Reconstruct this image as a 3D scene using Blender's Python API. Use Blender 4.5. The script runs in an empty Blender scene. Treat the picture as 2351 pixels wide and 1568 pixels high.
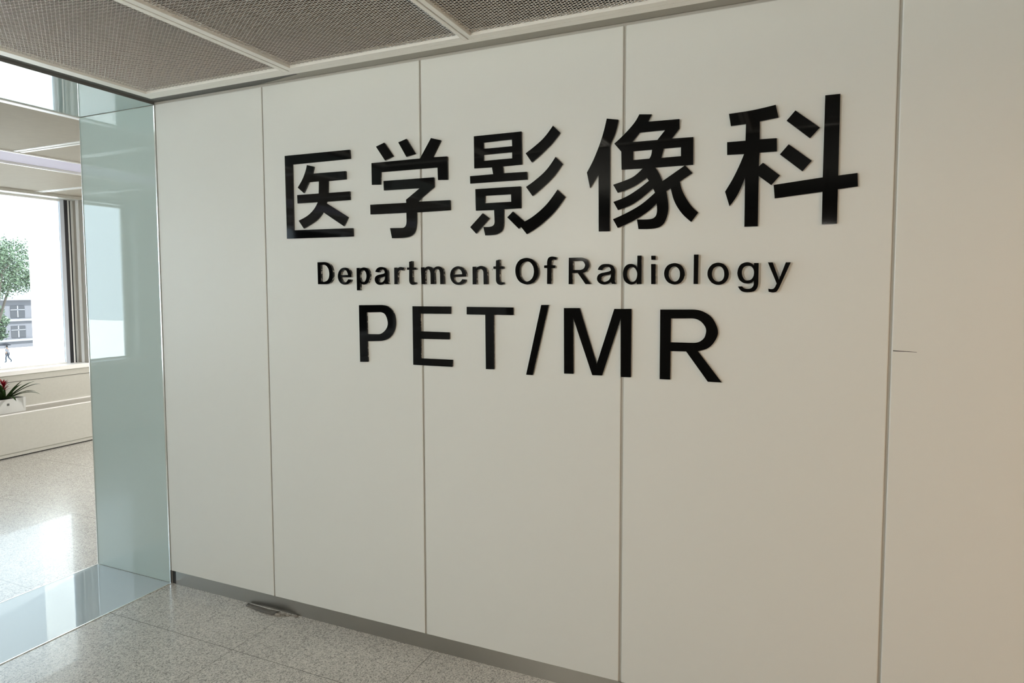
import bpy, bmesh, math, random
from mathutils import Vector, Matrix, noise

# ------------------------------------------------------------------ camera, sky, sun, exposure
LAMP_W = (12, 10, 0, 19)
GALLERY_W = (86, 22, 0, 0)
FILL_GLOBE_W = (142, 36)  # added fill globes, out of view
#         # warm ceiling downlights
scene = bpy.context.scene
COL = scene.collection
cam_data = bpy.data.cameras.new('camera')
cam_data.sensor_fit = 'HORIZONTAL'
cam_data.sensor_width = 36.0
cam_data.lens = 1471.062 / 2351.0 * 36.0
cam_data.shift_x = -(1175.0 - 1175.5) / 2351.0
cam_data.shift_y = (749.896 - 784.0) / 2351.0
cam_data.clip_start = 0.05
cam_data.clip_end = 600.0
cam = bpy.data.objects.new('camera', cam_data)
COL.objects.link(cam)
PITCH, YAW, ROLL = -0.0605564, -0.4133322, -0.0025384
fwd = Vector((math.sin(YAW) * math.cos(PITCH), math.cos(YAW) * math.cos(PITCH), math.sin(PITCH)))
rt0 = Vector((math.cos(YAW), -math.sin(YAW), 0.0))
up0 = rt0.cross(fwd)
rt = rt0 * math.cos(ROLL) + up0 * math.sin(ROLL)
up = up0 * math.cos(ROLL) - rt0 * math.sin(ROLL)
m = Matrix((rt, up, -fwd)).transposed().to_4x4()
m.translation = Vector((3.1578, -2.4380, 1.6489))
cam.matrix_world = m
scene.camera = cam

scene.view_settings.view_transform = 'Standard'
scene.view_settings.look = 'None'
scene.view_settings.gamma = 1.0
scene.view_settings.use_curve_mapping = False
scene.view_settings.exposure = -0.02

world = bpy.data.worlds.new('overcast sky')
scene.world = world
world.use_nodes = True
wn = world.node_tree.nodes
wn.clear()
w_out = wn.new('ShaderNodeOutputWorld')
w_bg = wn.new('ShaderNodeBackground')
w_bg.inputs['Color'].default_value = (0.75, 0.875, 1.0, 1)
w_bg.inputs['Strength'].default_value = 4.5
world.node_tree.links.new(w_bg.outputs[0], w_out.inputs[0])

sun_d = bpy.data.lights.new('sun', 'SUN')
sun_d.energy = 29.0
sun_d.angle = 0.02
sun_d.color = (0.96, 0.98, 1.0)
sun = bpy.data.objects.new('sun', sun_d)
COL.objects.link(sun)
sun.location = (20, 10, 40)
sun.rotation_euler = Vector((-0.42, 0.42, -0.80)).to_track_quat('-Z', 'Y').to_euler()


def area_light(name, loc, direction, sx, sy, power, color, portal=False):
    d = bpy.data.lights.new(name, 'AREA')
    d.shape = 'RECTANGLE'
    d.size, d.size_y = sx, sy
    d.energy = power
    d.color = color
    if portal:
        d.cycles.is_portal = True
    o = bpy.data.objects.new(name, d)
    COL.objects.link(o)
    o.location = loc
    o.rotation_euler = Vector(direction).to_track_quat('-Z', 'Y').to_euler()
    return o


# daylight is sampled through the window openings of the gallery
area_light('window_portal', (-4.335, -0.312, 1.725), (1, 0, 0), 1.82, 5.06, 1, (1, 1, 1), True)
area_light('window_portal', (-4.335, -5.95, 1.725), (1, 0, 0), 1.82, 5.3, 1, (1, 1, 1), True)

# ------------------------------------------------------------------ helpers
def tag(o, label=None, cat=None, group=None, kind=None):
    if label: o['label'] = label
    if cat: o['category'] = cat
    if group: o['group'] = group
    if kind: o['kind'] = kind
    return o


def empty(name, loc=(0, 0, 0)):
    o = bpy.data.objects.new(name, None)
    o.empty_display_size = 0.05
    o.location = loc
    COL.objects.link(o)
    return o


def link(name, mesh, mat=None, parent=None, smooth=False):
    o = bpy.data.objects.new(name, mesh)
    COL.objects.link(o)
    if mat is not None:
        mesh.materials.append(mat)
    if smooth:
        for p in mesh.polygons: p.use_smooth = True
    if parent is not None:
        o.parent = parent
        o.matrix_parent_inverse = Matrix.Translation(-world_loc(parent))
    return o


def world_loc(o):
    v = o.location.copy()
    while o.parent is not None:
        v = v + o.matrix_parent_inverse.translation + o.parent.location
        o = o.parent
    return v


class MB:
    """collects boxes, tubes and prisms into one mesh (world coordinates)"""
    def __init__(self):
        self.bm = bmesh.new()

    def box(self, x0, x1, y0, y1, z0, z1, bevel=0.0):
        vs = [self.bm.verts.new(c) for c in ((x0, y0, z0), (x1, y0, z0), (x1, y1, z0), (x0, y1, z0),
                                             (x0, y0, z1), (x1, y0, z1), (x1, y1, z1), (x0, y1, z1))]
        fs = [self.bm.faces.new([vs[i] for i in f]) for f in
              ((0, 3, 2, 1), (4, 5, 6, 7), (0, 1, 5, 4), (1, 2, 6, 5), (2, 3, 7, 6), (3, 0, 4, 7))]
        if bevel > 0:
            es = {e for f in fs for e in f.edges}
            bmesh.ops.bevel(self.bm, geom=list(es), offset=bevel, segments=2, affect='EDGES', profile=0.5)
        return self

    def prism(self, pts, axis, a, b):
        """polygon pts (2D) extruded along an axis from a to b"""
        def P(u, v, w):
            return {'x': (w, u, v), 'y': (u, w, v), 'z': (u, v, w)}[axis]
        lo = [self.bm.verts.new(P(u, v, a)) for u, v in pts]
        hi = [self.bm.verts.new(P(u, v, b)) for u, v in pts]
        n = len(pts)
        self.bm.faces.new(lo)
        self.bm.faces.new(list(reversed(hi)))
        for i in range(n):
            j = (i + 1) % n
            self.bm.faces.new((lo[i], hi[i], hi[j], lo[j]))
        return self

    def tube(self, path, radii, seg=8):
        rings = []
        for i, p in enumerate(path):
            p = Vector(p)
            t = (Vector(path[min(i + 1, len(path) - 1)]) - Vector(path[max(i - 1, 0)])).normalized()
            a = t.cross(Vector((0, 0, 1)))
            if a.length < 1e-3: a = Vector((1, 0, 0))
            a.normalize()
            b = t.cross(a)
            r = radii[i] if isinstance(radii, (list, tuple)) else radii
            rings.append([self.bm.verts.new(p + (a * math.cos(q) + b * math.sin(q)) * r)
                          for q in (2 * math.pi * k / seg for k in range(seg))])
        for r0, r1 in zip(rings, rings[1:]):
            for k in range(seg):
                self.bm.faces.new((r0[k], r0[(k + 1) % seg], r1[(k + 1) % seg], r1[k]))
        self.bm.faces.new(list(reversed(rings[0])))
        self.bm.faces.new(rings[-1])
        return self

    def build(self, name, mat=None, parent=None, smooth=False):
        bmesh.ops.recalc_face_normals(self.bm, faces=self.bm.faces)
        me = bpy.data.meshes.new(name)
        self.bm.to_mesh(me)
        self.bm.free()
        return link(name, me, mat, parent, smooth)


def structure(o):
    o['kind'] = 'structure'
    return o


# ------------------------------------------------------------------ materials
def new_mat(name):
    mt = bpy.data.materials.new(name)
    mt.use_nodes = True
    nt = mt.node_tree
    return mt, nt, nt.nodes['Principled BSDF']


def plain(name, col, rough=0.5, metal=0.0, spec=0.5, noise_amt=0.0, noise_scale=30.0, emit=None, bump=0.0, coat=0.0):
    mt, nt, b = new_mat(name)
    b.inputs['Base Color'].default_value = (*col, 1)
    b.inputs['Roughness'].default_value = rough
    b.inputs['Metallic'].default_value = metal
    b.inputs['Specular IOR Level'].default_value = spec
    if coat:
        b.inputs['Coat Weight'].default_value = coat
        b.inputs['Coat Roughness'].default_value = 0.03
    if emit:
        b.inputs['Emission Color'].default_value = (*emit[0], 1)
        b.inputs['Emission Strength'].default_value = emit[1]
    if noise_amt or bump:
        tc = nt.nodes.new('ShaderNodeTexCoord')
        nz = nt.nodes.new('ShaderNodeTexNoise')
        nz.inputs['Scale'].default_value = noise_scale
        nz.inputs['Detail'].default_value = 4
        nt.links.new(tc.outputs['Object'], nz.inputs['Vector'])
        if noise_amt:
            mx = nt.nodes.new('ShaderNodeMix')
            mx.data_type = 'RGBA'
            mx.inputs[6].default_value = (*[c * (1 - noise_amt) for c in col], 1)
            mx.inputs[7].default_value = (*[min(1, c * (1 + noise_amt)) for c in col], 1)
            nt.links.new(nz.outputs['Fac'], mx.inputs[0])
            nt.links.new(mx.outputs[2], b.inputs['Base Color'])
        if bump:
            bp = nt.nodes.new('ShaderNodeBump')
            bp.inputs['Strength'].default_value = bump
            bp.inputs['Distance'].default_value = 0.002
            nt.links.new(nz.outputs['Fac'], bp.inputs['Height'])
            nt.links.new(bp.outputs[0], b.inputs['Normal'])
    return mt


def granite(name):
    """speckled grey granite slabs with thin joints"""
    mt, nt, b = new_mat(name)
    N, Lk = nt.nodes, nt.links
    tc = N.new('ShaderNodeTexCoord')
    v1 = N.new('ShaderNodeTexVoronoi'); v1.inputs['Scale'].default_value = 190
    v2 = N.new('ShaderNodeTexNoise'); v2.inputs['Scale'].default_value = 300; v2.inputs['Detail'].default_value = 3
    v3 = N.new('ShaderNodeTexNoise'); v3.inputs['Scale'].default_value = 2.2; v3.inputs['Detail'].default_value = 3
    for v in (v1, v2, v3): Lk.new(tc.outputs['Object'], v.inputs['Vector'])
    bw = N.new('ShaderNodeRGBToBW'); Lk.new(v1.outputs['Color'], bw.inputs[0])
    add = N.new('ShaderNodeMath'); add.operation = 'MULTIPLY_ADD'
    Lk.new(bw.outputs[0], add.inputs[0]); add.inputs[1].default_value = 0.55
    Lk.new(v2.outputs['Fac'], add.inputs[2])
    ramp = N.new('ShaderNodeValToRGB')
    Lk.new(add.outputs[0], ramp.inputs[0])
    e = ramp.color_ramp.elements
    e[0].position = 0.50; e[0].color = (0.18, 0.174, 0.162, 1)
    e[1].position = 1.0; e[1].color = (0.74, 0.72, 0.67, 1)
    x = ramp.color_ramp.elements.new(0.64); x.color = (0.40, 0.39, 0.365, 1)
    x = ramp.color_ramp.elements.new(0.80); x.color = (0.60, 0.585, 0.55, 1)
    # slab joints
    sp = N.new('ShaderNodeSeparateXYZ'); Lk.new(tc.outputs['Object'], sp.inputs[0])
    def joint(out, off, pitch, w):
        a = N.new('ShaderNodeMath'); a.operation = 'ADD'; a.inputs[1].default_value = -off + pitch * 40 + w / 2
        Lk.new(out, a.inputs[0])
        d = N.new('ShaderNodeMath'); d.operation = 'MODULO'; d.inputs[1].default_value = pitch
        Lk.new(a.outputs[0], d.inputs[0])
        c = N.new('ShaderNodeMath'); c.operation = 'LESS_THAN'; c.inputs[1].default_value = w
        Lk.new(d.outputs[0], c.inputs[0])
        return c.outputs[0]
    jx = joint(sp.outputs['X'], 0.846, 0.851, 0.0022)
    jy = joint(sp.outputs['Y'], -0.356, 0.851, 0.0026)
    mxj = N.new('ShaderNodeMath'); mxj.operation = 'MAXIMUM'
    Lk.new(jx, mxj.inputs[0]); Lk.new(jy, mxj.inputs[1])
    tint = N.new('ShaderNodeMix'); tint.data_type = 'RGBA'; tint.blend_type = 'MULTIPLY'
    tint.inputs[0].default_value = 0.22
    Lk.new(ramp.outputs[0], tint.inputs[6]); Lk.new(v3.outputs['Fac'], tint.inputs[7])
    mj = N.new('ShaderNodeMix'); mj.data_type = 'RGBA'
    Lk.new(mxj.outputs[0], mj.inputs[0]); Lk.new(tint.outputs[2], mj.inputs[6])
    mj.inputs[7].default_value = (0.10, 0.095, 0.085, 1)
    Lk.new(mj.outputs[2], b.inputs['Base Color'])
    b.inputs['Roughness'].default_value = 0.09
    rr = N.new('ShaderNodeMapRange')
    rr.inputs['To Min'].default_value = 0.26; rr.inputs['To Max'].default_value = 0.20
    b.inputs['Coat Weight'].default_value = 0.20
    b.inputs['Coat Roughness'].default_value = 0.02
    Lk.new(v3.outputs['Fac'], rr.inputs['Value']); Lk.new(rr.outputs[0], b.inputs['Roughness'])
    return mt


def letter_side(name, lo=0.50):
    """raw cut edge of the letters: black paint that ran unevenly over pale acrylic"""
    mt, nt, b = new_mat(name)
    N, Lk = nt.nodes, nt.links
    tc = N.new('ShaderNodeTexCoord')
    mp = N.new('ShaderNodeMapping'); mp.inputs['Scale'].default_value = (1.0, 0.55, 1.0)
    Lk.new(tc.outputs['Object'], mp.inputs['Vector'])
    nz = N.new('ShaderNodeTexNoise'); nz.inputs['Scale'].default_value = 75; nz.inputs['Detail'].default_value = 2
    Lk.new(mp.outputs[0], nz.inputs['Vector'])
    rp = N.new('ShaderNodeValToRGB'); Lk.new(nz.outputs['Fac'], rp.inputs[0])
    e = rp.color_ramp.elements
    e[0].position = lo; e[0].color = (0.008, 0.009, 0.009, 1)
    e[1].position = lo + 0.05; e[1].color = (0.50, 0.50, 0.47, 1)
    Lk.new(rp.outputs[0], b.inputs['Base Color'])
    b.inputs['Roughness'].default_value = 0.25
    return mt


def brushed(name, col, rough=0.32):
    mt, nt, b = new_mat(name)
    N, Lk = nt.nodes, nt.links
    tc = N.new('ShaderNodeTexCoord')
    mp = N.new('ShaderNodeMapping'); mp.inputs['Scale'].default_value = (2.0, 200.0, 300.0)
    nz = N.new('ShaderNodeTexNoise'); nz.inputs['Scale'].default_value = 3; nz.inputs['Detail'].default_value = 3
    Lk.new(tc.outputs['Object'], mp.inputs['Vector']); Lk.new(mp.outputs[0], nz.inputs['Vector'])
    rr = N.new('ShaderNodeMapRange')
    rr.inputs['To Min'].default_value = rough - 0.06; rr.inputs['To Max'].default_value = rough + 0.08
    Lk.new(nz.outputs['Fac'], rr.inputs['Value']); Lk.new(rr.outputs[0], b.inputs['Roughness'])
    b.inputs['Base Color'].default_value = (*col, 1)
    b.inputs['Metallic'].default_value = 1.0
    return mt


def clear_glass(name):
    mt = bpy.data.materials.new(name)
    mt.use_nodes = True
    nt = mt.node_tree
    nt.nodes.clear()
    out = nt.nodes.new('ShaderNodeOutputMaterial')
    tr = nt.nodes.new('ShaderNodeBsdfTransparent'); tr.inputs[0].default_value = (0.95, 0.98, 0.97, 1)
    gl = nt.nodes.new('ShaderNodeBsdfGlossy'); gl.inputs['Roughness'].default_value = 0.0
    fr = nt.nodes.new('ShaderNodeFresnel'); fr.inputs['IOR'].default_value = 1.35
    mx = nt.nodes.new('ShaderNodeMixShader')
    nt.links.new(fr.outputs[0], mx.inputs[0]); nt.links.new(tr.outputs[0], mx.inputs[1]); nt.links.new(gl.outputs[0], mx.inputs[2])
    nt.links.new(mx.outputs[0], out.inputs[0])
    return mt


M = dict(
    panel=plain('white wall panel', (0.755, 0.775, 0.75), 0.42, spec=0.35),
    groove=plain('grey joint filler', (0.52, 0.51, 0.47), 0.6),
    core=plain('dark wall core', (0.20, 0.20, 0.19), 0.8),
    plaster=plain('painted plaster', (0.70, 0.67, 0.60), 0.7, noise_amt=0.03, noise_scale=8),
    warmwall=plain('beige wall paint', (0.66, 0.56, 0.43), 0.7),
    granite=granite('speckled granite'),
    teal=plain('back painted green glass', (0.49, 0.60, 0.59), 0.0, spec=1.15),
    tealfloor=plain('pale green glass strip', (0.51, 0.59, 0.63), 0.0, spec=0.28),
    edge=plain('polished white edge', (0.97, 0.975, 0.975), 0.4, spec=0.8),
    steel=plain('polished steel strip', (0.93, 0.94, 0.94), 0.22, metal=1.0),
    kick=brushed('brushed steel', (0.45, 0.44, 0.41), 0.33),
    black=plain('black plastic', (0.008, 0.008, 0.008), 0.4),
    letter=plain('glossy black acrylic', (0.003, 0.0033, 0.0035), 0.04, spec=0.28),
    side_en=letter_side('raw letter edge, pale', 0.53),
    side_pm=letter_side('raw letter edge, mixed', 0.55),
    side_zh=letter_side('raw letter edge, dark', 0.66),
    mesh=plain('light grey coated mesh', (0.92, 0.93, 0.92), 0.27, metal=0.45, spec=0.6),
    frame=plain('light grey ceiling frame', (0.88, 0.87, 0.82), 0.45),
    dark_trim=plain('dark grey trim', (0.12, 0.12, 0.113), 0.45),
    grey_trim=plain('grey trim', (0.38, 0.365, 0.32), 0.45),
    dark_ceiling=plain('dark grey ceiling panels', (0.10, 0.10, 0.095), 0.8),
    plenum=plain('dark plenum', (0.03, 0.03, 0.03), 0.9),
    darkwall=plain('dark brown wood panelling', (0.06, 0.05, 0.042), 0.7, noise_amt=0.2, noise_scale=5),
    gceil=plain('beige ceiling board', (0.37, 0.325, 0.265), 0.75, spec=0.15, noise_amt=0.05, noise_scale=14),
    white_metal=plain('white coated metal', (0.85, 0.85, 0.84), 0.35),
    stone=plain('cream stone cladding', (0.56, 0.555, 0.51), 0.35, noise_amt=0.06, noise_scale=40),
    ledge_top=plain('darker tone ledge top', (0.36, 0.345, 0.31), 0.35, noise_amt=0.06, noise_scale=40),  # ledge colour in a darker tone for the top face
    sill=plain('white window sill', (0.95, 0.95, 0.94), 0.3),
    gasket=plain('dark window gasket', (0.02, 0.02, 0.025), 0.4),
    blue_frame=plain('pale blue grey frame', (0.62, 0.66, 0.74), 0.3),
    beige_frame=plain('beige reveal', (0.42, 0.39, 0.34), 0.5),
    glass=clear_glass('window glass'),
    diffuser=plain('pale light diffuser', (0.20, 0.19, 0.225), 0.7, spec=0.1, emit=((0.90, 0.86, 1.0), 0.38)),
    planter=plain('white planter plastic', (0.66, 0.67, 0.66), 0.35),
    soil=plain('dark potting soil', (0.02, 0.016, 0.012), 0.9),
    leaf=plain('glossy green leaf', (0.05, 0.11, 0.025), 0.22, noise_amt=0.35, noise_scale=20, spec=0.7),
    petal=plain('crimson bract', (0.36, 0.006, 0.02), 0.4, noise_amt=0.3, noise_scale=40),
    scrap=plain('dusty grey rubber', (0.30, 0.285, 0.26), 0.75, noise_amt=0.3, noise_scale=60),
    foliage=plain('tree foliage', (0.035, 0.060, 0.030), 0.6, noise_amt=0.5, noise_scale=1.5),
    bark=plain('tree bark', (0.06, 0.05, 0.04), 0.9),
    ground=plain('pale paving', (0.60, 0.60, 0.59), 0.9),
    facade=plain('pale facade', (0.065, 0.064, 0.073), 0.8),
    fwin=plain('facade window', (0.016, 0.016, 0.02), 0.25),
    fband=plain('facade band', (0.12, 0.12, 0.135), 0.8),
    fin=plain('white render', (0.82, 0.82, 0.80), 0.8),
    brick=plain('pale pink facade', (0.50, 0.42, 0.42), 0.8, noise_amt=0.15, noise_scale=2.0),
    skin=plain('skin', (0.25, 0.14, 0.09), 0.6),
    shirt=plain('pale grey shirt', (0.17, 0.17, 0.19), 0.8),
    trousers=plain('dark trousers', (0.07, 0.07, 0.085), 0.8),
    hair=plain('dark hair', (0.01, 0.009, 0.008), 0.6),
    globe=plain('glowing fill globe', (0.8, 0.8, 0.78), 0.3),
    parasol=plain('dark parasol cloth', (0.04, 0.04, 0.05), 0.7),
)

# ------------------------------------------------------------------ room shell
X_R, Y_F, Y_B = 6.4, -6.0, 4.6      # right wall, wall behind the camera, far end of the gallery
X_W = -4.073                        # inner face of the window wall
Z_T = 2.633                         # top of the wall panels, underside of the portal
D = 0.6215                          # depth of the glass lined portal
ZC = 2.631                          # underside of the mesh ceiling

fl = MB().box(X_W - 0.3, X_R + 0.3, -9.2, Y_B, -0.3, 0.0).build('floor', M['granite'])
structure(fl)

ce = MB()
ce.box(-D, X_R + 0.3, -9.2, Y_B, 3.12, 3.3)                       # slab above the mesh ceiling
ce.box(4.702, X_R, -1.99, -0.085, ZC, ZC + 0.012)                 # closed ceiling boards outside the mesh bays
ce.box(0.085, X_R, Y_F, -1.99, ZC, ZC + 0.012)
structure(ce.build('ceiling', M['plenum']))
ce2 = MB()
ce2.box(0.085, X_R, Y_F, -2.02, ZC - 0.004, ZC)
ce2.box(4.732, X_R, -2.02, -0.085, ZC - 0.004, ZC)
structure(ce2.build('ceiling_board', M['dark_ceiling']))

# gallery ceiling on the window side of the portal
gc = MB()
gc.box(X_W - 0.1, -2.632, -9.2, Y_B, 2.66, 2.72)
gc.box(-2.108, -D, -9.2, Y_B, 2.66, 2.72)
gc.box(-2.632, -2.108, -9.2, Y_B, 2.70, 2.74)
gallery = structure(gc.build('ceiling_gallery', M['gceil']))
for k in range(-7, 4):
    y = 0.452 + 1.275 * k
    for a, b in ((0, 0.022), (0.042, 0.064)):
        MB().box(X_W, -2.66, y + a, y + b, 2.654, 2.66).box(-2.08, -D - 0.09, y + a, y + b, 2.654, 2.66).build('cover_strip', M['white_metal'], gallery)

# back wall: solid core, white panels, steel baseboard
wb = MB().box(-D + 0.02, X_R, 0.0065, Y_B, 0.0, Z_T + 0.0145)
wall_back = structure(wb.build('wall_back', M['groove']))
seams = [0.002, 0.756, 1.6571, 2.5564, 3.4559, 4.356, 5.256, X_R]
GAP = (0.0, 0.006, 0.0085, 0.010, 0.0085, 0.0085, 0.0085, 0.0)
panels = []
for i in range(7):
    x0 = seams[i] + GAP[i] / 2
    x1 = seams[i + 1] - GAP[i + 1] / 2
    p = MB().box(x0, x1, 0.0, 0.0064, 0.0725, Z_T, 0.0034).build('cladding_panel', M['panel'], wall_back)
    panels.append(p)
# the small horizontal split in the panel at the right
ck = MB().prism([(3.4645, 1.4365), (3.4645, 1.4395), (3.532, 1.4362), (3.532, 1.4352)], 'y', -0.0006, 0.002).build('crack', M['black'], panels[4])
ck['label'] = 'thin black tapering split'
MB().prism([(-0.0115, 0.0064), (-0.0115, -0.0006), (0.0, -0.0044), (0.0, 0.0064)], 'z', 0.0, Z_T - 0.004).build('edge_strip', M['steel'], wall_back)

bb = MB().box(0.034, X_R, 0.003, 0.0063, 0.0, 0.0722).build('baseboard_back', M['kick'])
structure(bb)
ec = MB().box(0.003, 0.034, 0.005, 0.0063, 0.0, 0.0722).build('end_gap', M['black'], bb)

# glass lined portal between this room and the gallery
jamb = structure(MB().box(-D, -0.0125, 0.0, 0.0063, 0.002, Z_T - 0.002, 0.0012).build('trim_1', M['teal']))
jamb['label'] = 'green glass jamb of the portal'
structure(MB().box(-D + 0.02, X_R, 0.0065, Y_B, Z_T + 0.015, 3.12).build('wall_upper', M['plenum']))
header = structure(MB().box(-D + 0.012, -0.002, Y_F, -0.0005, Z_T + 0.013, 3.12).build('wall_header', M['plenum']))
soffit = structure(MB().box(-D, -0.002, Y_F, -0.001, Z_T, Z_T + 0.0128, 0.001).build('trim_2', M['teal']))
sillp = structure(MB().box(-D, -0.004, Y_F, -0.0015, -0.012, 0.002, 0.001).build('trim_3', M['tealfloor']))
MB().box(-0.004, 0.003, Y_F, -0.006, -0.01, 0.0032, 0.0008).build('edge_strip', M['steel'], sillp)
MB().box(-D - 0.008, -D, Y_F, -0.0015, -0.01, 0.0032, 0.0008).build('edge_strip', M['steel'], sillp)
MB().prism([(-D - 0.007, 0.006), (-D - 0.007, -0.001), (-D, -0.0032), (-D, 0.006)], 'z', 0.004, Z_T - 0.008).build('edge_strip', M['steel'], jamb)
# white double trim on the gallery edge of the soffit
tr = MB().box(-D - 0.034, -D, Y_F, Y_B, Z_T - 0.006, 2.66).box(-D - 0.085, -D - 0.05, Y_F, Y_B, Z_T + 0.004, 2.66)
structure(tr.build('trim_4', M['white_metal']))
structure(MB().box(-0.002, 0.0, Y_F, -0.002, Z_T - 0.0015, Z_T + 0.0165).build('trim_5', M['dark_trim']))

# recessed strips between the wall tops and the mesh ceiling
structure(MB().box(0.0, 0.084, Y_F, -0.0, Z_T + 0.012, Z_T + 0.016).build('trim_6', M['dark_trim']))
structure(MB().prism([(0.085, -0.086), (0.085, -0.001), (0.74, -0.001), (1.02, -0.045), (1.02, -0.086)], 'z', Z_T + 0.012, Z_T + 0.016).build('trim_7', M['dark_trim']))
structure(MB().prism([(0.742, -0.001), (X_R, -0.001), (X_R, -0.086), (1.022, -0.086), (1.022, -0.0455)], 'z', Z_T + 0.010, Z_T + 0.015).build('trim_8', M['grey_trim']))
# perimeter angle of the mesh ceiling
pa = MB().box(0.085, 4.73, -0.118, -0.085, ZC, ZC + 0.03, 0.001).box(0.085, 0.112, Y_F, -0.118, ZC, ZC + 0.03, 0.001)
structure(pa.build('trim_9', M['frame']))

structure(MB().box(X_R, X_R + 0.2, Y_F, Y_B, 0, 3.12).build('wall_right', M['warmwall']))
structure(MB().box(-D, X_R + 0.2, Y_F - 0.2, Y_F, 0, 3.12).build('wall_front', M['darkwall']))

# ------------------------------------------------------------------ mesh ceiling panels
LWD, SWD = 0.0240, 0.01535


def expanded_mesh(x0, x1, y0, y1, z):
    """expanded metal: rows of zigzag strands that meet at the knuckles"""
    vs, fs = [], []
    h = SWD / 2
    half = LWD / 2
    nx = int((x1 - x0) / half)
    ny = int((y1 - y0) / h)
    wy, wz, ty = -0.0012, 0.0017, 0.0007      # leaning strand: width vector and thickness
    for k in range(ny):
        base = len(vs)
        n = 0
        for i in range(nx + 1):
            odd = (i + k) % 2
            y = y0 + k * h + h * odd
            for dx in (-0.24, 0.24):
                x = min(max(x0 + (i + dx) * half, x0), x1)
                vs += [(x, y, z), (x, y + ty, z + ty), (x, y + wy + ty, z + wz + ty), (x, y + wy, z + wz)]
                n += 1
        for i in range(n - 1):
            a, b = base + i * 4, base + i * 4 + 4
            for q in range(4):
                r = (q + 1) % 4
                fs.append((a + q, b + q, b + r, a + r))
    me = bpy.data.meshes.new('mesh_sheet')
    me.from_pydata(vs, [], fs)
    return me


bays = [(0.112, 1.0385, 0.140, 1.0125), (1.0455, 1.9535, 1.0755, 1.9355), (1.9600, 2.8700, 1.9815, 2.8480), (2.8760, 3.7860, 2.8980, 3.7640), (3.7920, 4.7000, 3.8140, 4.6780)]
bay_labels = ['mesh ceiling panel in the corner, next to the portal header',
              'middle mesh ceiling panel, between the two frame joints',
              'mesh ceiling panel at the right, with open dark diamond holes',
              'fourth mesh ceiling panel from the portal header', 'last mesh ceiling panel, furthest from the portal header']
for (fx0, fx1, mx0, mx1), lab in zip(bays, bay_labels):
    t = tag(empty('ceiling_panel', ((fx0 + fx1) / 2, -1.05, ZC)), lab, 'ceiling panel', 'mesh panels of the ceiling')
    yb0, yb1, my0, my1 = -1.99, -0.1195, -1.955, -0.152
    f = MB()
    f.box(fx0, mx0, yb0, yb1, ZC, ZC + 0.025, 0.001)
    f.box(mx1, fx1, yb0, yb1, ZC, ZC + 0.025, 0.001)
    f.box(mx0, mx1, my1, yb1, ZC, ZC + 0.025, 0.001)
    f.box(mx0, mx1, yb0, my0, ZC, ZC + 0.025, 0.001)
    f.build('frame', M['frame'], t)
    link('mesh_sheet', expanded_mesh(mx0 - 0.004, mx1 + 0.004, my0 - 0.004, my1, ZC + 0.011), M['mesh'], t)

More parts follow.
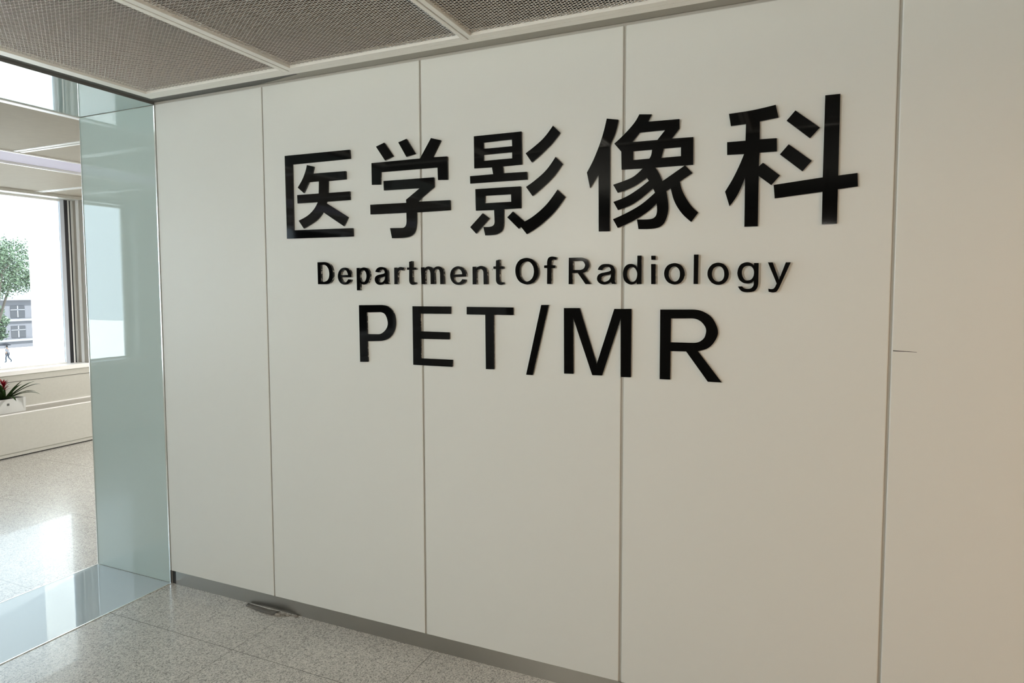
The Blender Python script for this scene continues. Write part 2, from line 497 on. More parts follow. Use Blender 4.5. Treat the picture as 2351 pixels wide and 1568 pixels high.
# ------------------------------------------------------------------ the lettering
GLYPHS = [
    ('zh', '医', [['8998,22856 12841,22819 12867,22409 9452,22417 9445,19285 12939,19252 12952,18867 9022,18889'], ['10340,22318 10756,22214 10664,21894 12600,21870 12601,21499 11571,21487 11549,20939 12808,20933 12813,20543 11457,20541 11423,20470 12686,19761 12437,19358 11230,20075 11135,19941* 10875,19717* 10592,19564* 10077,19339 9770,19729 10321,19943* 10702,20218* 10943,20540 9722,20548 9710,20952 11009,20946 11037,21506 10434,21510 10115,21019 9758,21299 10063,21682* 10263,22069*']]),
    ('zh', '学', [['14290,22826 14739,22961 15203,22330 14767,22172'], ['15477,22906 15903,23022 16352,22335 15891,22239'], ['14032,22117 16586,22115 17144,22935 17634,22797 17212,22113 17939,22092 17941,21108 17471,21127 17457,21657 14529,21682 14498,21132 14035,21145'], ['14668,21276 17271,21257 17274,20842 16663,20435 16443,20263 18054,20239 18061,19810 16377,19800 16355,19287* 16266,18951* 16043,18772* 15677,18716* 15082,18718 14985,19171 15643,19152 15807,19241* 15858,19444 15856,19812 13937,19826 13933,20263 15854,20245 15844,20381 16550,20835 14681,20855']]),
    ('zh', '影', [['19214,22812 21369,22798 21384,21479 20523,21472 20569,21190 21606,21172 21620,20862 19030,20868 19021,21180 20100,21185 20046,21466 19224,21482', '19655,22513 20948,22517 20958,22248 19653,22256', '19652,22012 20958,22005 20961,21762 19658,21763'], ['19268,20625 21337,20610 21346,19724 20571,19724 20569,19187 20494,18860* 20273,18719* 20051,18684* 19723,18682 19635,19037 19941,19031* 20109,19091* 20158,19238 20138,19713 19288,19729', '19717,20324 20906,20312 20913,20008 19704,20015'], ['19608,19606 19913,19382 19293,18771 19017,19051'], ['20733,19384 20987,19611 21505,19180 21928,19403* 22448,19811* 22925,20377 23246,20067 22791,19506* 22207,19020* 21603,18665 21344,18975 21248,18897'], ['22728,22890 23029,22588 22685,22203* 22275,21860* 21824,21531 21551,21912 21929,22145* 22344,22456*'], ['22839,21664 23132,21364 22755,20904* 22310,20521* 21851,20191 21567,20569 21998,20830* 22447,21180*']]),
    ('zh', '像', [['24908,22934 25365,22845 25248,22359* 25044,21827 25048,18655 24618,18661 24598,20870 24259,20355 24131,20955 24396,21428* 24658,22047* 24813,22536*'], ['26160,22957 26624,22907 26495,22654 27637,22628 27641,22292 27367,21953 28139,21934 28144,20941 26777,20947 26928,20700* 27045,20425 27860,20944 28123,20645 27676,20372 27760,20060* 27924,19728* 28118,19443* 28347,19207 28103,18880 27755,19220* 27493,19655* 27351,20151 27190,20057 27260,19635* 27264,19309* 27176,18986* 27015,18779* 26719,18692* 26167,18697 26106,19057 26582,19045* 26781,19119* 26855,19296* 26841,19626 26480,19315* 25943,19007* 25368,18769 25178,19108 25736,19335* 26276,19623* 26771,20017 26703,20199 26273,19856* 25870,19612* 25374,19447 25191,19767 25662,19924* 26102,20164* 26541,20472 26466,20596 26067,20349* 25728,20204* 25358,20104 25176,20418 25589,20531* 25962,20671* 26303,20943 25500,20961 25484,21639 25210,21963 25507,22201* 25811,22485* 26011,22711*', '26176,22285 27121,22279 26842,21951 25900,21959', '25937,21616 26648,21610 26617,21410* 26552,21291 25940,21285', '27074,21615 27701,21608 27706,21287 26993,21281']]),
    ('zh', '科', [['29356,22626 30125,22665* 30887,22766 30986,22329 30386,22258 30392,21642 30947,21628 30956,21177 30394,21183 30385,20712 30515,20825 31073,20346 30800,20034 30385,20379 30388,18628 29943,18633 29934,20361 29768,19926* 29615,19637* 29428,19381 29268,19901 29507,20308* 29722,20756* 29887,21177 29317,21193 29309,21641 29926,21636 29931,22214 29427,22194'], ['31512,22504 32281,21853 31988,21530 31244,22190'], ['31327,21385 32061,20766 31777,20438 31055,21066'], ['32421,22900 32873,22898 32876,20216 33448,20259 33468,19818 32877,19763 32877,18616 32419,18613 32413,19707 30917,19572 30877,20035 32410,20187']]),
    ('en', 'D', [['10900,17718 11255,17722 11467,17692* 11660,17572* 11753,17389* 11788,17167* 11767,16960* 11673,16791* 11541,16707* 11376,16680 10906,16680', '11079,17588 11268,17595 11414,17543* 11534,17405* 11585,17196* 11561,17000* 11463,16858* 11314,16800* 11231,16795 11083,16795']]),
    ('en', 'e', [['12844,17004 12256,17002 12289,16884* 12366,16793* 12477,16760* 12581,16792* 12671,16901 12845,16889 12795,16784* 12666,16689* 12475,16653* 12284,16697* 12135,16840* 12081,17054* 12145,17267* 12285,17400* 12477,17445* 12651,17408* 12782,17284* 12837,17130*', '12233,17103 12273,17226* 12362,17309* 12474,17333* 12577,17293* 12638,17196* 12665,17104']]),
    ('en', 'p', [['13157,17417 13322,17422 13327,17347 13434,17413* 13589,17436* 13757,17379* 13854,17233* 13881,17043* 13839,16854* 13744,16715* 13581,16652* 13435,16679* 13335,16755 13332,16392 13156,16388', '13326,17048* 13360,17201* 13439,17289* 13533,17310* 13632,17261* 13691,17146* 13701,17007* 13655,16861* 13553,16767* 13445,16787* 13361,16883*']]),
    ('en', 'a', [['14194,17229 14249,17341* 14372,17421* 14523,17443* 14687,17416* 14805,17333* 14856,17208* 14857,17021 14860,16884* 14878,16759* 14936,16672 14734,16666 14705,16716 14599,16661* 14433,16636* 14267,16681* 14178,16788* 14157,16902* 14205,17015* 14335,17083* 14532,17118* 14660,17148* 14701,17191* 14685,17260* 14641,17317* 14566,17330* 14460,17307* 14367,17195', '14710,17016 14605,16996* 14454,16969* 14362,16913* 14346,16838* 14398,16768* 14488,16746* 14601,16780* 14685,16873* 14713,16973*']]),
    ('en', 'r', [['15212,17404 15362,17406 15371,17338 15428,17393* 15546,17428* 15735,17394 15674,17260 15587,17288* 15499,17280* 15418,17214* 15382,17090 15386,16954 15372,16663 15210,16660']]),
    ('en', 't', [['15999,17647 16151,17681 16154,17394 16354,17391 16353,17297 16153,17296 16149,16850 16188,16758* 16274,16741* 16324,16748 16359,16689 16287,16647* 16172,16631* 16057,16672* 16001,16765* 15992,16875 15998,17295 15886,17296 15887,17394 16000,17396']]),
    ('en', 'm', [['16604,17393 16781,17397 16787,17318 16865,17396* 16992,17426* 17146,17391* 17235,17312 17327,17395* 17466,17422* 17590,17400* 17679,17323* 17728,17197* 17735,17078 17747,16656 17568,16652 17562,17103 17546,17199* 17506,17284* 17409,17307* 17312,17269* 17268,17155* 17272,17058 17291,16658 17088,16655 17086,17097 17067,17205* 17011,17291* 16934,17310* 16850,17275* 16802,17160* 16807,17063 16814,16660 16630,16656']]),
    ('en', 'e', [['18834,16974 18223,16958 18249,16846* 18322,16763* 18443,16723* 18558,16755* 18646,16861 18813,16845 18765,16736* 18644,16654* 18456,16620* 18254,16674* 18113,16824* 18060,17026* 18110,17216* 18233,17351* 18436,17413* 18623,17369* 18756,17255* 18819,17101*', '18217,17060 18245,17179* 18327,17273* 18448,17307* 18556,17264* 18622,17174* 18648,17074']]),
    ('en', 'n', [['19144,17384 19299,17386 19312,17304 19417,17380* 19561,17409* 19703,17364* 19793,17264* 19819,17148* 19822,17032 19835,16639 19663,16636 19656,17080 19638,17197* 19573,17267* 19495,17282* 19390,17252* 19320,17166* 19308,17061 19321,16642 19143,16638']]),
    ('en', 't', [['20238,17626 20397,17660 20402,17382 20580,17379 20586,17276 20406,17270 20393,17141 20392,16888 20406,16784* 20457,16721* 20571,16723 20602,16668 20545,16628* 20431,16611* 20310,16652* 20247,16751* 20235,16855 20233,17270 20118,17277 20118,17377 20233,17383']]),
    ('en', 'O', [['21115,17176* 21159,17425* 21320,17626* 21603,17702* 21870,17627* 22052,17433* 22130,17163* 22088,16917* 21906,16699* 21626,16622* 21331,16719* 21170,16925*', '21304,17173* 21338,17366* 21455,17499* 21615,17564* 21773,17516* 21895,17357* 21933,17160* 21894,16941* 21773,16796* 21614,16740* 21454,16804* 21337,16958*']]),
    ('en', 'f', [['22502,16640 22507,17272 22376,17280 22376,17383 22505,17392 22509,17536* 22549,17663* 22626,17720* 22756,17733* 22914,17696 22868,17596 22791,17614* 22720,17593* 22685,17522* 22676,17394 22845,17381 22839,17273 22679,17267 22674,16639']]),
    ('en', 'R', [['23420,17670 23915,17667 24051,17643* 24176,17559* 24244,17406* 24239,17298* 24167,17148* 24054,17089* 23969,17069 24316,16624 24113,16625 23792,17063 23557,17066 23578,16627 23414,16628', '23578,17538 23927,17542 24018,17508* 24081,17409* 24081,17323* 24030,17236* 23928,17189* 23871,17184 23583,17188']]),
    ('en', 'a', [['24604,17180 24659,17292* 24781,17381* 24968,17399* 25122,17370* 25232,17283* 25282,17144* 25280,17006 25274,16888* 25279,16760* 25296,16686* 25329,16627 25176,16627 25121,16719 25039,16644* 24874,16607* 24719,16635* 24612,16722* 24575,16841* 24616,16970* 24727,17044* 24904,17079* 25047,17110* 25118,17151* 25118,17200* 25079,17264* 24991,17289* 24881,17278* 24809,17225* 24771,17156', '25135,17023 25048,16989* 24905,16967* 24778,16914* 24734,16850* 24751,16764* 24840,16712* 24939,16722* 25049,16783* 25114,16890*']]),
    ('en', 'd', [['26148,17693 26306,17690 26306,16622 26133,16616 26132,16718 26064,16639* 25915,16600* 25765,16651* 25645,16779* 25595,16992* 25636,17213* 25748,17349* 25908,17386* 26047,17344* 26143,17238', '25749,16990* 25777,17148* 25856,17242* 25952,17270* 26059,17218* 26129,17101* 26148,16986* 26121,16828* 26053,16734* 25957,16703* 25860,16740* 25779,16852*']]),
    ('en', 'i', [['26669,17677 26830,17673 26831,17520 26674,17523'], ['26669,17367 26833,17364 26839,16616 26680,16613']]),
    ('en', 'o', [['27157,16985* 27195,17181* 27326,17333* 27549,17386* 27751,17316* 27868,17151* 27905,16967* 27858,16794* 27730,16641* 27528,16596* 27334,16659* 27210,16799*', '27320,16983* 27344,17117* 27419,17229* 27535,17263* 27642,17215* 27719,17102* 27735,16969* 27717,16846* 27648,16739* 27537,16704* 27420,16746* 27342,16860*']]),
    ('en', 'l', [['28228,17687 28387,17684 28383,16612 28228,16613']]),
    ('en', 'o', [['28713,16978* 28754,17169* 28887,17322* 29088,17374* 29280,17310* 29406,17159* 29452,16970* 29413,16782* 29291,16633* 29096,16576* 28898,16635* 28760,16797*', '28868,16977* 28895,17117* 28966,17206* 29090,17249* 29196,17212* 29269,17112* 29295,16972* 29279,16833* 29213,16733* 29099,16689* 28983,16730* 28899,16836*']]),
    ('en', 'g', [['30295,17342 30446,17339 30446,16648 30434,16541* 30400,16443* 30309,16345* 30125,16310* 29976,16320* 29863,16375* 29767,16518 29907,16523 29974,16454* 30095,16429* 30206,16453* 30278,16531* 30295,16629* 30298,16732 30221,16654* 30082,16621* 29933,16651* 29810,16760* 29745,16949* 29761,17126* 29838,17283* 29958,17355* 30087,17372* 30199,17336* 30292,17256', '29894,17006* 29915,17134* 29988,17221* 30099,17249* 30201,17218* 30272,17129* 30297,17002* 30272,16855* 30200,16758* 30099,16729* 30006,16744* 29925,16858*']]),
    ('en', 'y', [['30746,17355 30904,17352 31118,16746 31323,17345 31482,17344 31201,16644 31124,16461* 31055,16345* 30984,16311* 30885,16308* 30789,16330 30775,16437 30855,16421* 30927,16427* 30985,16476* 31045,16616']]),
    ('pm', 'P', [['13212,15707 14384,15725 14799,15663* 15106,15377* 15199,14937* 15092,14511* 14821,14214* 14354,14083 13637,14049 13666,13094 13230,13075', '13640,15378 14378,15399 14654,15294* 14787,14968* 14737,14696* 14524,14477* 14267,14389 13644,14376']]),
    ('pm', 'E', [['16109,15682 18040,15685 18037,15369 16501,15362 16517,14578 17967,14566 17964,14258 16522,14245 16510,13372 18111,13376 18096,13067 16117,13069']]),
    ('pm', 'T', [['18824,15682 20988,15678 20987,15361 20094,15362 20103,13061 19720,13050 19705,15356 18822,15361']]),
    ('pm', 'slash', [['22230,15793 22546,15796 21856,12906 21564,12905']]),
    ('pm', 'M', [['23201,15677 23857,15684 24566,13481 25257,15664 25924,15671 25923,13037 25529,13030 25511,15300 24785,13046 24388,13039 23585,15303 23608,13052 23215,13042']]),
    ('pm', 'R', [['27020,15660 28167,15673 28548,15612* 28895,15373* 29104,14924* 29032,14581* 28788,14280* 28411,14141 29265,13029 28782,13027 27990,14112 27417,14108 27417,13030 27027,13026', '27419,15332 28171,15345 28458,15268* 28650,15059* 28691,14865* 28625,14634* 28438,14481* 28184,14443 27413,14438']]),
]


def smooth_loop(txt):
    """'x,z x,z*' in tenths of a millimetre on the wall; * marks points on a curve"""
    P, S = [], []
    for t in txt.split():
        S.append(t.endswith('*'))
        a = t.rstrip('*').split(',')
        P.append(Vector((float(a[0]) / 1e4, float(a[1]) / 1e4)))
    out, n = [], len(P)
    for i in range(n):
        j = (i + 1) % n
        p1, p2 = P[i], P[j]
        out.append(p1)
        if not (S[i] or S[j]):
            continue
        m1 = (p2 - P[i - 1]) * 0.5 if S[i] else None
        m2 = (P[(j + 1) % n] - p1) * 0.5 if S[j] else None
        if m1 is None:                      # leaving a corner or the end of a straight side
            m1 = (p2 - p1) * 1.5 - m2 * 0.5
            a = p1 - P[i - 1]
            if not S[i - 1] and a.length > 1e-6 and a.angle(m1) < 0.6: m1 = a.normalized() * (p2 - p1).length
        if m2 is None:
            m2 = (p2 - p1) * 1.5 - m1 * 0.5
            a = P[(j + 1) % n] - p2
            if not S[(j + 1) % n] and a.length > 1e-6 and a.angle(m2) < 0.6: m2 = a.normalized() * (p2 - p1).length
        for k in range(1, 6):
            t = k / 6
            out.append(p1 * (2 * t ** 3 - 3 * t * t + 1) + m1 * (t ** 3 - 2 * t * t + t) + p2 * (3 * t * t - 2 * t ** 3) + m2 * (t ** 3 - t * t))
    return out


def plate(name, loops, y_front, y_back, mat, parent, shrink=0.0):
    """flat outline with holes, given a real thickness"""
    cu = bpy.data.curves.new('outline', 'CURVE')
    cu.dimensions = '2D'
    cu.fill_mode = 'BOTH'
    cu.extrude = (y_back - y_front) / 2
    cu.offset = -shrink
    for lp in loops:
        sp = cu.splines.new('POLY')
        sp.points.add(len(lp) - 1)
        for q, p in zip(sp.points, lp): q.co = (p.x, p.y, 0, 1)
        sp.use_cyclic_u = True
    ob = bpy.data.objects.new('outline', cu)
    COL.objects.link(ob)
    dg = bpy.context.evaluated_depsgraph_get()
    me = bpy.data.meshes.new_from_object(ob.evaluated_get(dg))
    bpy.data.objects.remove(ob)
    bpy.data.curves.remove(cu)
    me.name = name
    me.transform(Matrix.Translation((0, (y_front + y_back) / 2, 0)) @ Matrix.Rotation(math.pi / 2, 4, 'X'))
    me.materials.clear()
    me.update()
    return link(name, me, mat, parent)


ZH = {'医': 'first of the five on the top line', '学': 'second of the five on the top line',
      '影': 'third of the five on the top line', '像': 'fourth of the five on the top line', '科': 'last of the five on the top line'}
seen = {}
en_words = 'Department' 'Of' 'Radiology'
en_i = 0
dup = {('e', 0): 'after the capital D', ('e', 1): 'between m and n', ('a', 0): 'in Department, before r', ('a', 1): 'in Radiology, before d',
       ('t', 0): 'in Department, before m', ('t', 1): 'ending Department', ('o', 0): 'in Radiology, between i and l',
       ('o', 1): 'in Radiology, between l and g', ('R', 0): 'starting Radiology', ('n', 0): 'in Department, before the last t',
       ('D', 0): 'starting Department', ('p', 0): 'in Department', ('r', 0): 'in Department', ('m', 0): 'in Department, across the panel joint',
       ('O', 0): 'starting the word Of', ('f', 0): 'ending the word Of', ('d', 0): 'in Radiology', ('i', 0): 'in Radiology',
       ('l', 0): 'in Radiology', ('g', 0): 'in Radiology', ('y', 0): 'ending Radiology'}
DEPTH = {'zh': -0.0095, 'en': -0.0150, 'pm': -0.0095}
for line, ch, pieces in GLYPHS:
    polys = [[smooth_loop(l) for l in pc] for pc in pieces]
    xs = [p.x for pc in polys for p in pc[0]]
    zs = [p.y for pc in polys for p in pc[0]]
    loc = ((min(xs) + max(xs)) / 2, 0.0, min(zs))
    if line == 'zh':
        t = tag(empty('sign_character', loc), 'large black Chinese character %s, %s' % (ch, ZH[ch]), 'character', 'large characters of the wall sign')
        part = 'stroke'
    elif line == 'en':
        k = seen.get(ch, 0)
        seen[ch] = k + 1
        case = 'capital' if ch.isupper() else 'lowercase'
        t = tag(empty('sign_letter', loc), 'small black %s letter %s %s, middle line' % (case, ch, dup[(ch, k)]), 'letter', 'letters of the middle line of the sign')
        part = 'face_plate'
    else:
        if ch == 'slash':
            t = tag(empty('sign_slash', loc), 'black slash between T and M on the bottom line of the wall sign', 'slash')
        else:
            t = tag(empty('sign_letter', loc), 'medium black capital letter %s on the bottom line of the wall sign' % ch, 'letter', 'letters of the bottom line of the sign')
        part = 'face_plate'
    for pc in polys:
        YF = DEPTH[line]
        f = plate(part, pc, YF, YF + 0.0040, M['letter'], t)
        b = plate('raw_edge', pc, YF + 0.0042, -0.0002, M['side_' + line], f, 0.0005)
        b['label'] = 'unevenly painted cut edge'

gd = bmesh.new()
bmesh.ops.create_icosphere(gd, subdivisions=2, radius=0.0042)
for v in gd.verts: v.co = Vector((v.co.x * 0.8 + 1.9975, v.co.y * 0.6 - 0.0015, v.co.z * 1.35 + 1.7245))
me = bpy.data.meshes.new('glue_drop'); gd.to_mesh(me); gd.free()
tag(link('glue_drop', me, M['edge'], None, True), 'tiny white drop of dried glue beside the last t of Department', 'glue drop')

# torn strip of sealing on the floor at the baseboard
ts = empty('torn_strip', (0.70, -0.03, 0.0))
tag(ts, 'torn dusty grey strip lying on the granite against the steel baseboard', 'torn strip')
bm = bmesh.new()
rnd = random.Random(4)
rows = []
for i in range(13):
    u = i / 12
    x = 0.585 + 0.215 * u
    y0 = -0.030 - 0.022 * min(1, u * 1.6)
    lift = 0.003 + 0.009 * u
    rows.append([bm.verts.new((x - 0.012 * q * (1 - u), y0 + (0.030 + 0.016 * u) * q, lift * math.sin(math.pi * min(1, 0.25 + q * 0.62)) + rnd.uniform(-.0006, .0006)))
                 for q in (0, 0.25, 0.5, 0.75, 1.0)])
for r0, r1 in zip(rows, rows[1:]):
    for k in range(4): bm.faces.new((r0[k], r1[k], r1[k + 1], r0[k + 1]))
ret = bmesh.ops.solidify(bm, geom=bm.faces[:], thickness=0.0018)
bmesh.ops.recalc_face_normals(bm, faces=bm.faces)
zmin = min(v.co.z for v in bm.verts)
for v in bm.verts: v.co.z -= zmin
me = bpy.data.meshes.new('curled_strip'); bm.to_mesh(me); bm.free()
link('curled_strip', me, M['scrap'], ts, True)
bm = bmesh.new()
for i in range(34):
    u = rnd.random()
    c = Vector((0.795 + 0.115 * u, -0.032 + 0.026 * u + rnd.uniform(-0.014, 0.010) * (1 - 0.6 * u), 0))
    r = rnd.uniform(0.004, 0.0105) * (1 - 0.5 * u)
    res = bmesh.ops.create_icosphere(bm, subdivisions=1, radius=r)
    for v in res['verts']:
        v.co = Vector((v.co.x * 1.5, v.co.y, v.co.z * 0.55)) * rnd.uniform(0.8, 1.2) + c + Vector((0, 0, r * 0.45))
zmin = min(v.co.z for v in bm.verts)
for v in bm.verts: v.co.z -= zmin
me = bpy.data.meshes.new('crumbled_end'); bm.to_mesh(me); bm.free()
link('crumbled_end', me, M['scrap'], ts)

# ------------------------------------------------------------------ gallery: window wall, ledge, light strip
FRAME_Y = [2.082, 2.124, 2.161, 2.177, 2.191, 2.216]
WIN = [(-2.84, 2.216), (-8.6, -3.30)]
Z0, Z1 = 0.820, 2.63
ww = MB()
XO = X_W - 0.24
ww.box(XO, X_W, -9.2, Y_B, -0.0, Z0 - 0.008)
ww.box(XO, X_W, -9.2, Y_B, Z1, 3.3)
for a, b in ((2.216, Y_B), (-3.30, -2.84), (-9.2, -8.6)):
    ww.box(XO, X_W, a, b, Z0, Z1)
wall_window = structure(ww.build('wall_window', M['stone']))
structure(MB().box(XO, -D, -9.4, -9.2, 0, 3.3).build('wall_gallery_near', M['plaster']))
structure(MB().box(XO, -D, Y_B, Y_B + 0.2, 0, 3.3).build('wall_gallery_far', M['plaster']))

# low ledge in front of the window wall
lg = structure(MB().box(X_W, -3.790, -9.2, Y_B, 0.05, 0.422).build('wall_ledge', M['stone']))
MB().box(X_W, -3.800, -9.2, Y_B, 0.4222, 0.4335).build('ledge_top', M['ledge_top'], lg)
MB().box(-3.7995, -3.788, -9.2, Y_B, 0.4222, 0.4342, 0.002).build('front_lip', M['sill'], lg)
MB().box(X_W, X_W + 0.012, -9.2, Y_B, 0.4337, 0.447, 0.002).build('back_lip', M['sill'], lg)
structure(MB().box(X_W, -3.80, -9.2, Y_B, 0.012, 0.05).build('baseboard_ledge', M['stone']))
structure(MB().box(X_W, -3.815, -9.2, Y_B, 0.0, 0.012).build('baseboard_gap', M['black']))
MB().box(X_W, X_W + 0.004, -9.2, Y_B, 0.707, 0.711).build('groove_line', M['dark_trim'], wall_window)
sl = MB().box(XO, X_W + 0.004, -8.6, -3.3, Z0 - 0.008, Z0).box(XO, X_W + 0.004, -2.84, 2.216, Z0 - 0.008, Z0).box(X_W, X_W + 0.014, -9.2, Y_B, 0.775, Z0 + 0.001, 0.003)
structure(sl.build('trim_10', M['sill']))

for n, (a, b) in enumerate(WIN):
    w = structure(empty('window_%d' % (n + 1), (X_W - 0.19, (a + b) / 2, Z0)))
    xf0, xf1 = X_W - 0.222, X_W - 0.177
    ye = FRAME_Y[0] if n == 0 else b - 0.05
    MB().box(xf0, xf1, a + 0.05, ye, Z0, Z0 + 0.016).build('bottom_rail', M['white_metal'], w)
    MB().box(xf0, xf1, a + 0.05, ye, Z1 - 0.02, Z1).build('top_rail', M['white_metal'], w)
    MB().box(xf0, xf1, a, a + 0.05, Z0, Z1).build('stile', M['white_metal'], w)
    mid = a + 1.6
    MB().box(xf0, xf1, mid, mid + 0.06, Z0, Z1).build('stile', M['white_metal'], w)
    if n == 0:
        for k in range(len(FRAME_Y) - 1):
            mt, nm, xo = (('blue_frame', 'stile', 0), ('gasket', 'gasket', 0.002), ('white_metal', 'stile', 0.004), ('gasket', 'gasket', 0.001),
                          ('white_metal', 'stile', 0.012))[k]
            MB().box(xf0, xf1 + xo, FRAME_Y[k], FRAME_Y[k + 1], Z0, Z1).build(nm, M[mt], w)
        # lining of the reveal: beige board, pale strip, grey edge
        MB().box(xf1 + 0.013, X_W - 0.110, b - 0.004, b, Z0, Z1).build('reveal_lining', M['beige_frame'], w)
        MB().box(X_W - 0.110, X_W - 0.062, b - 0.010, b, Z0, Z1).build('reveal_lining', M['sill'], w)
        MB().box(X_W - 0.062, X_W + 0.003, b - 0.004, b, Z0, Z1).build('reveal_lining', M['beige_frame'], w)
    else:
        MB().box(xf0, xf1, b - 0.05, b, Z0, Z1).build('stile', M['white_metal'], w)
    MB().box(xf0 + 0.02, xf0 + 0.026, a + 0.05, ye, Z0 + 0.016, Z1 - 0.02).build('pane', M['glass'], w)

cl = tag(empty('ceiling_light', (-2.37, -2.0, 2.66)), 'long pale linear ceiling light strip running along the gallery ceiling', 'ceiling light')
MB().box(-2.595, -2.145, -9.0, Y_B - 0.1, 2.668, 2.676).build('diffuser', M['diffuser'], cl)
for x0, x1 in ((-2.632, -2.612), (-2.128, -2.108)):
    MB().box(x0, x1, -9.0, Y_B - 0.1, 2.650, 2.69).build('trim', M['white_metal'], cl)
for x0, x1 in ((-2.612, -2.595), (-2.145, -2.128)):
    MB().box(x0, x1, -9.0, Y_B - 0.1, 2.672, 2.69).build('dark_reveal', M['gasket'], cl)

# ------------------------------------------------------------------ planter and flowering plant on the ledge
pb = tag(empty('planter_box', (-3.93, 0.98, 0.4335)), 'white rectangular planter box on the low ledge under the window', 'planter')
PX0, PX1, PY0, PY1, PZ0, PZ1 = -4.03, -3.855, 0.52, 1.432, 0.4337, 0.572
bm = bmesh.new()
def ring(x0, x1, y0, y1, z): return [bm.verts.new(c) for c in ((x0, y0, z), (x1, y0, z), (x1, y1, z), (x0, y1, z))]
R_ = [ring(PX0 + .014, PX1 - .004, PY0 + .003, PY1 - .003, PZ0), ring(PX0, PX1, PY0, PY1, PZ1), ring(PX0 + .008, PX1 - .008, PY0 + .008, PY1 - .008, PZ1), ring(PX0 + .012, PX1 - .012, PY0 + .012, PY1 - .012, PZ1 - .03)]
bm.faces.new(list(reversed(R_[0]))); bm.faces.new(R_[3])
for a, b in zip(R_, R_[1:]):
    for k in range(4): bm.faces.new((a[k], a[(k + 1) % 4], b[(k + 1) % 4], b[k]))
bmesh.ops.recalc_face_normals(bm, faces=bm.faces)
me = bpy.data.meshes.new('box'); bm.to_mesh(me); bm.free()
link('box', me, M['planter'], pb)
MB().box(PX0 + .014, PX1 - .014, PY0 + .014, PY1 - .014, PZ1 - .0295, PZ1 - .012).build('soil', M['soil'], pb)
lm = MB().box(PX1 - 0.0065, PX1 + 0.0004, 1.262, 1.284, 0.508, 0.530).build('square_mark', M['dark_trim'], pb)
lm['label'] = 'small dark grey square mark'


def leaf_mesh(bm, base, direction, length, width, droop, curl=0.0, seg=9):
    d = Vector(direction); d.z = 0; d.normalize()
    side = Vector((-d.y, d.x, 0))
    rise = direction[2]
    prev = None
    for i in range(seg + 1):
        t = i / seg
        w = width * (0.55 + 0.9 * t - 1.45 * t * t) if t < 1 else 0.0006
        w = max(w, 0.0006)
        c = Vector(base) + d * (length * t * (1 - 0.12 * t * t)) + Vector((0, 0, length * (rise * t - droop * t ** 2.3)))
        row = [bm.verts.new(c - side * w / 2 + Vector((0, 0, w * 0.22))), bm.verts.new(c), bm.verts.new(c + side * w / 2 + Vector((0, 0, w * 0.22)))]
        if prev:
            for k in range(2): bm.faces.new((prev[k], prev[k + 1], row[k + 1], row[k]))
        prev = row


def bromeliad(cx, cy, seed, label):
    z = PZ1 - 0.02
    t = tag(empty('bromeliad', (cx, cy, z)), label, 'plant', 'flowering plants in the planter')
    r = random.Random(seed)
    bm = bmesh.new()
    for i in range(30):
        a = i * 2.399 + r.uniform(-.3, .3)
        inner = i / 30
        leaf_mesh(bm, (cx + 0.014 * math.cos(a), cy + 0.014 * math.sin(a), z + 0.004), (math.cos(a), math.sin(a), 0.42 + 0.75 * inner + r.uniform(-.1, .15)),
                  r.uniform(0.27, 0.36) * (1 - 0.25 * inner) * (1 if math.cos(a) > 0.15 else max(0.28, 1 - 0.9 * (0.15 - math.cos(a)))) * (1 if math.cos(a) > -0.4 else 0.75), r.uniform(0.044, 0.060), r.uniform(0.26, 0.5))
    bmesh.ops.solidify(bm, geom=bm.faces[:], thickness=0.0012)
    me = bpy.data.meshes.new('leaves'); bm.to_mesh(me); bm.free()
    link('leaves', me, M['leaf'], t, True)
    MB().tube([(cx, cy, z - .005), (cx + .003, cy, z + .06), (cx, cy, z + .125)], [0.008, 0.007, 0.006]).build('stem', M['leaf'], t, True)
    bm = bmesh.new()
    for i in range(26):
        a = i * 2.399
        q = i / 26
        leaf_mesh(bm, (cx + 0.004 * math.cos(a), cy + 0.004 * math.sin(a), z + 0.085 + 0.085 * q), (math.cos(a), math.sin(a), 0.5 + 1.0 * q),
                  0.070 * (1 - 0.45 * q), 0.022, 0.25, seg=5)
    bmesh.ops.solidify(bm, geom=bm.faces[:], thickness=0.001)
    me = bpy.data.meshes.new('red_flower'); bm.to_mesh(me); bm.free()
    link('red_flower', me, M['petal'], t, True)['label'] = 'crimson star shaped flower'


bromeliad(-3.945, 1.288, 3, 'red flowering plant with long glossy leaves at the right end of the planter')
bromeliad(-3.945, 0.80, 8, 'flowering plant further along the planter, away from the glass jamb')

# ------------------------------------------------------------------ recessed ceiling lamps and added fill globes
def downlight(x, y, z, watts, color, label, group, r=0.075):
    t = tag(empty('downlight', (x, y, z)), label, 'downlight', group)
    bm = bmesh.new()
    n = 24
    rr = [(r - 0.013, -0.010), (r + 0.005, -0.010), (r + 0.005, -0.0042), (r - 0.013, -0.0042)]
    rings = [[bm.verts.new((x + q * math.cos(2 * math.pi * i / n), y + q * math.sin(2 * math.pi * i / n), z + dz)) for i in range(n)] for q, dz in rr]
    for q in range(4):
        for i in range(n): bm.faces.new((rings[q][i], rings[q][(i + 1) % n], rings[(q + 1) % 4][(i + 1) % n], rings[(q + 1) % 4][i]))
    bmesh.ops.recalc_face_normals(bm, faces=bm.faces)
    me = bpy.data.meshes.new('rim'); bm.to_mesh(me); bm.free()
    link('rim', me, M['white_metal'], t)
    d = bpy.data.lights.new('lamp', 'AREA')
    d.shape = 'DISK'
    d.size = 2 * (r - 0.014)
    d.energy = watts
    d.color = color
    o = bpy.data.objects.new('lamp', d)
    COL.objects.link(o)
    o.location = (x, y, z - 0.007)


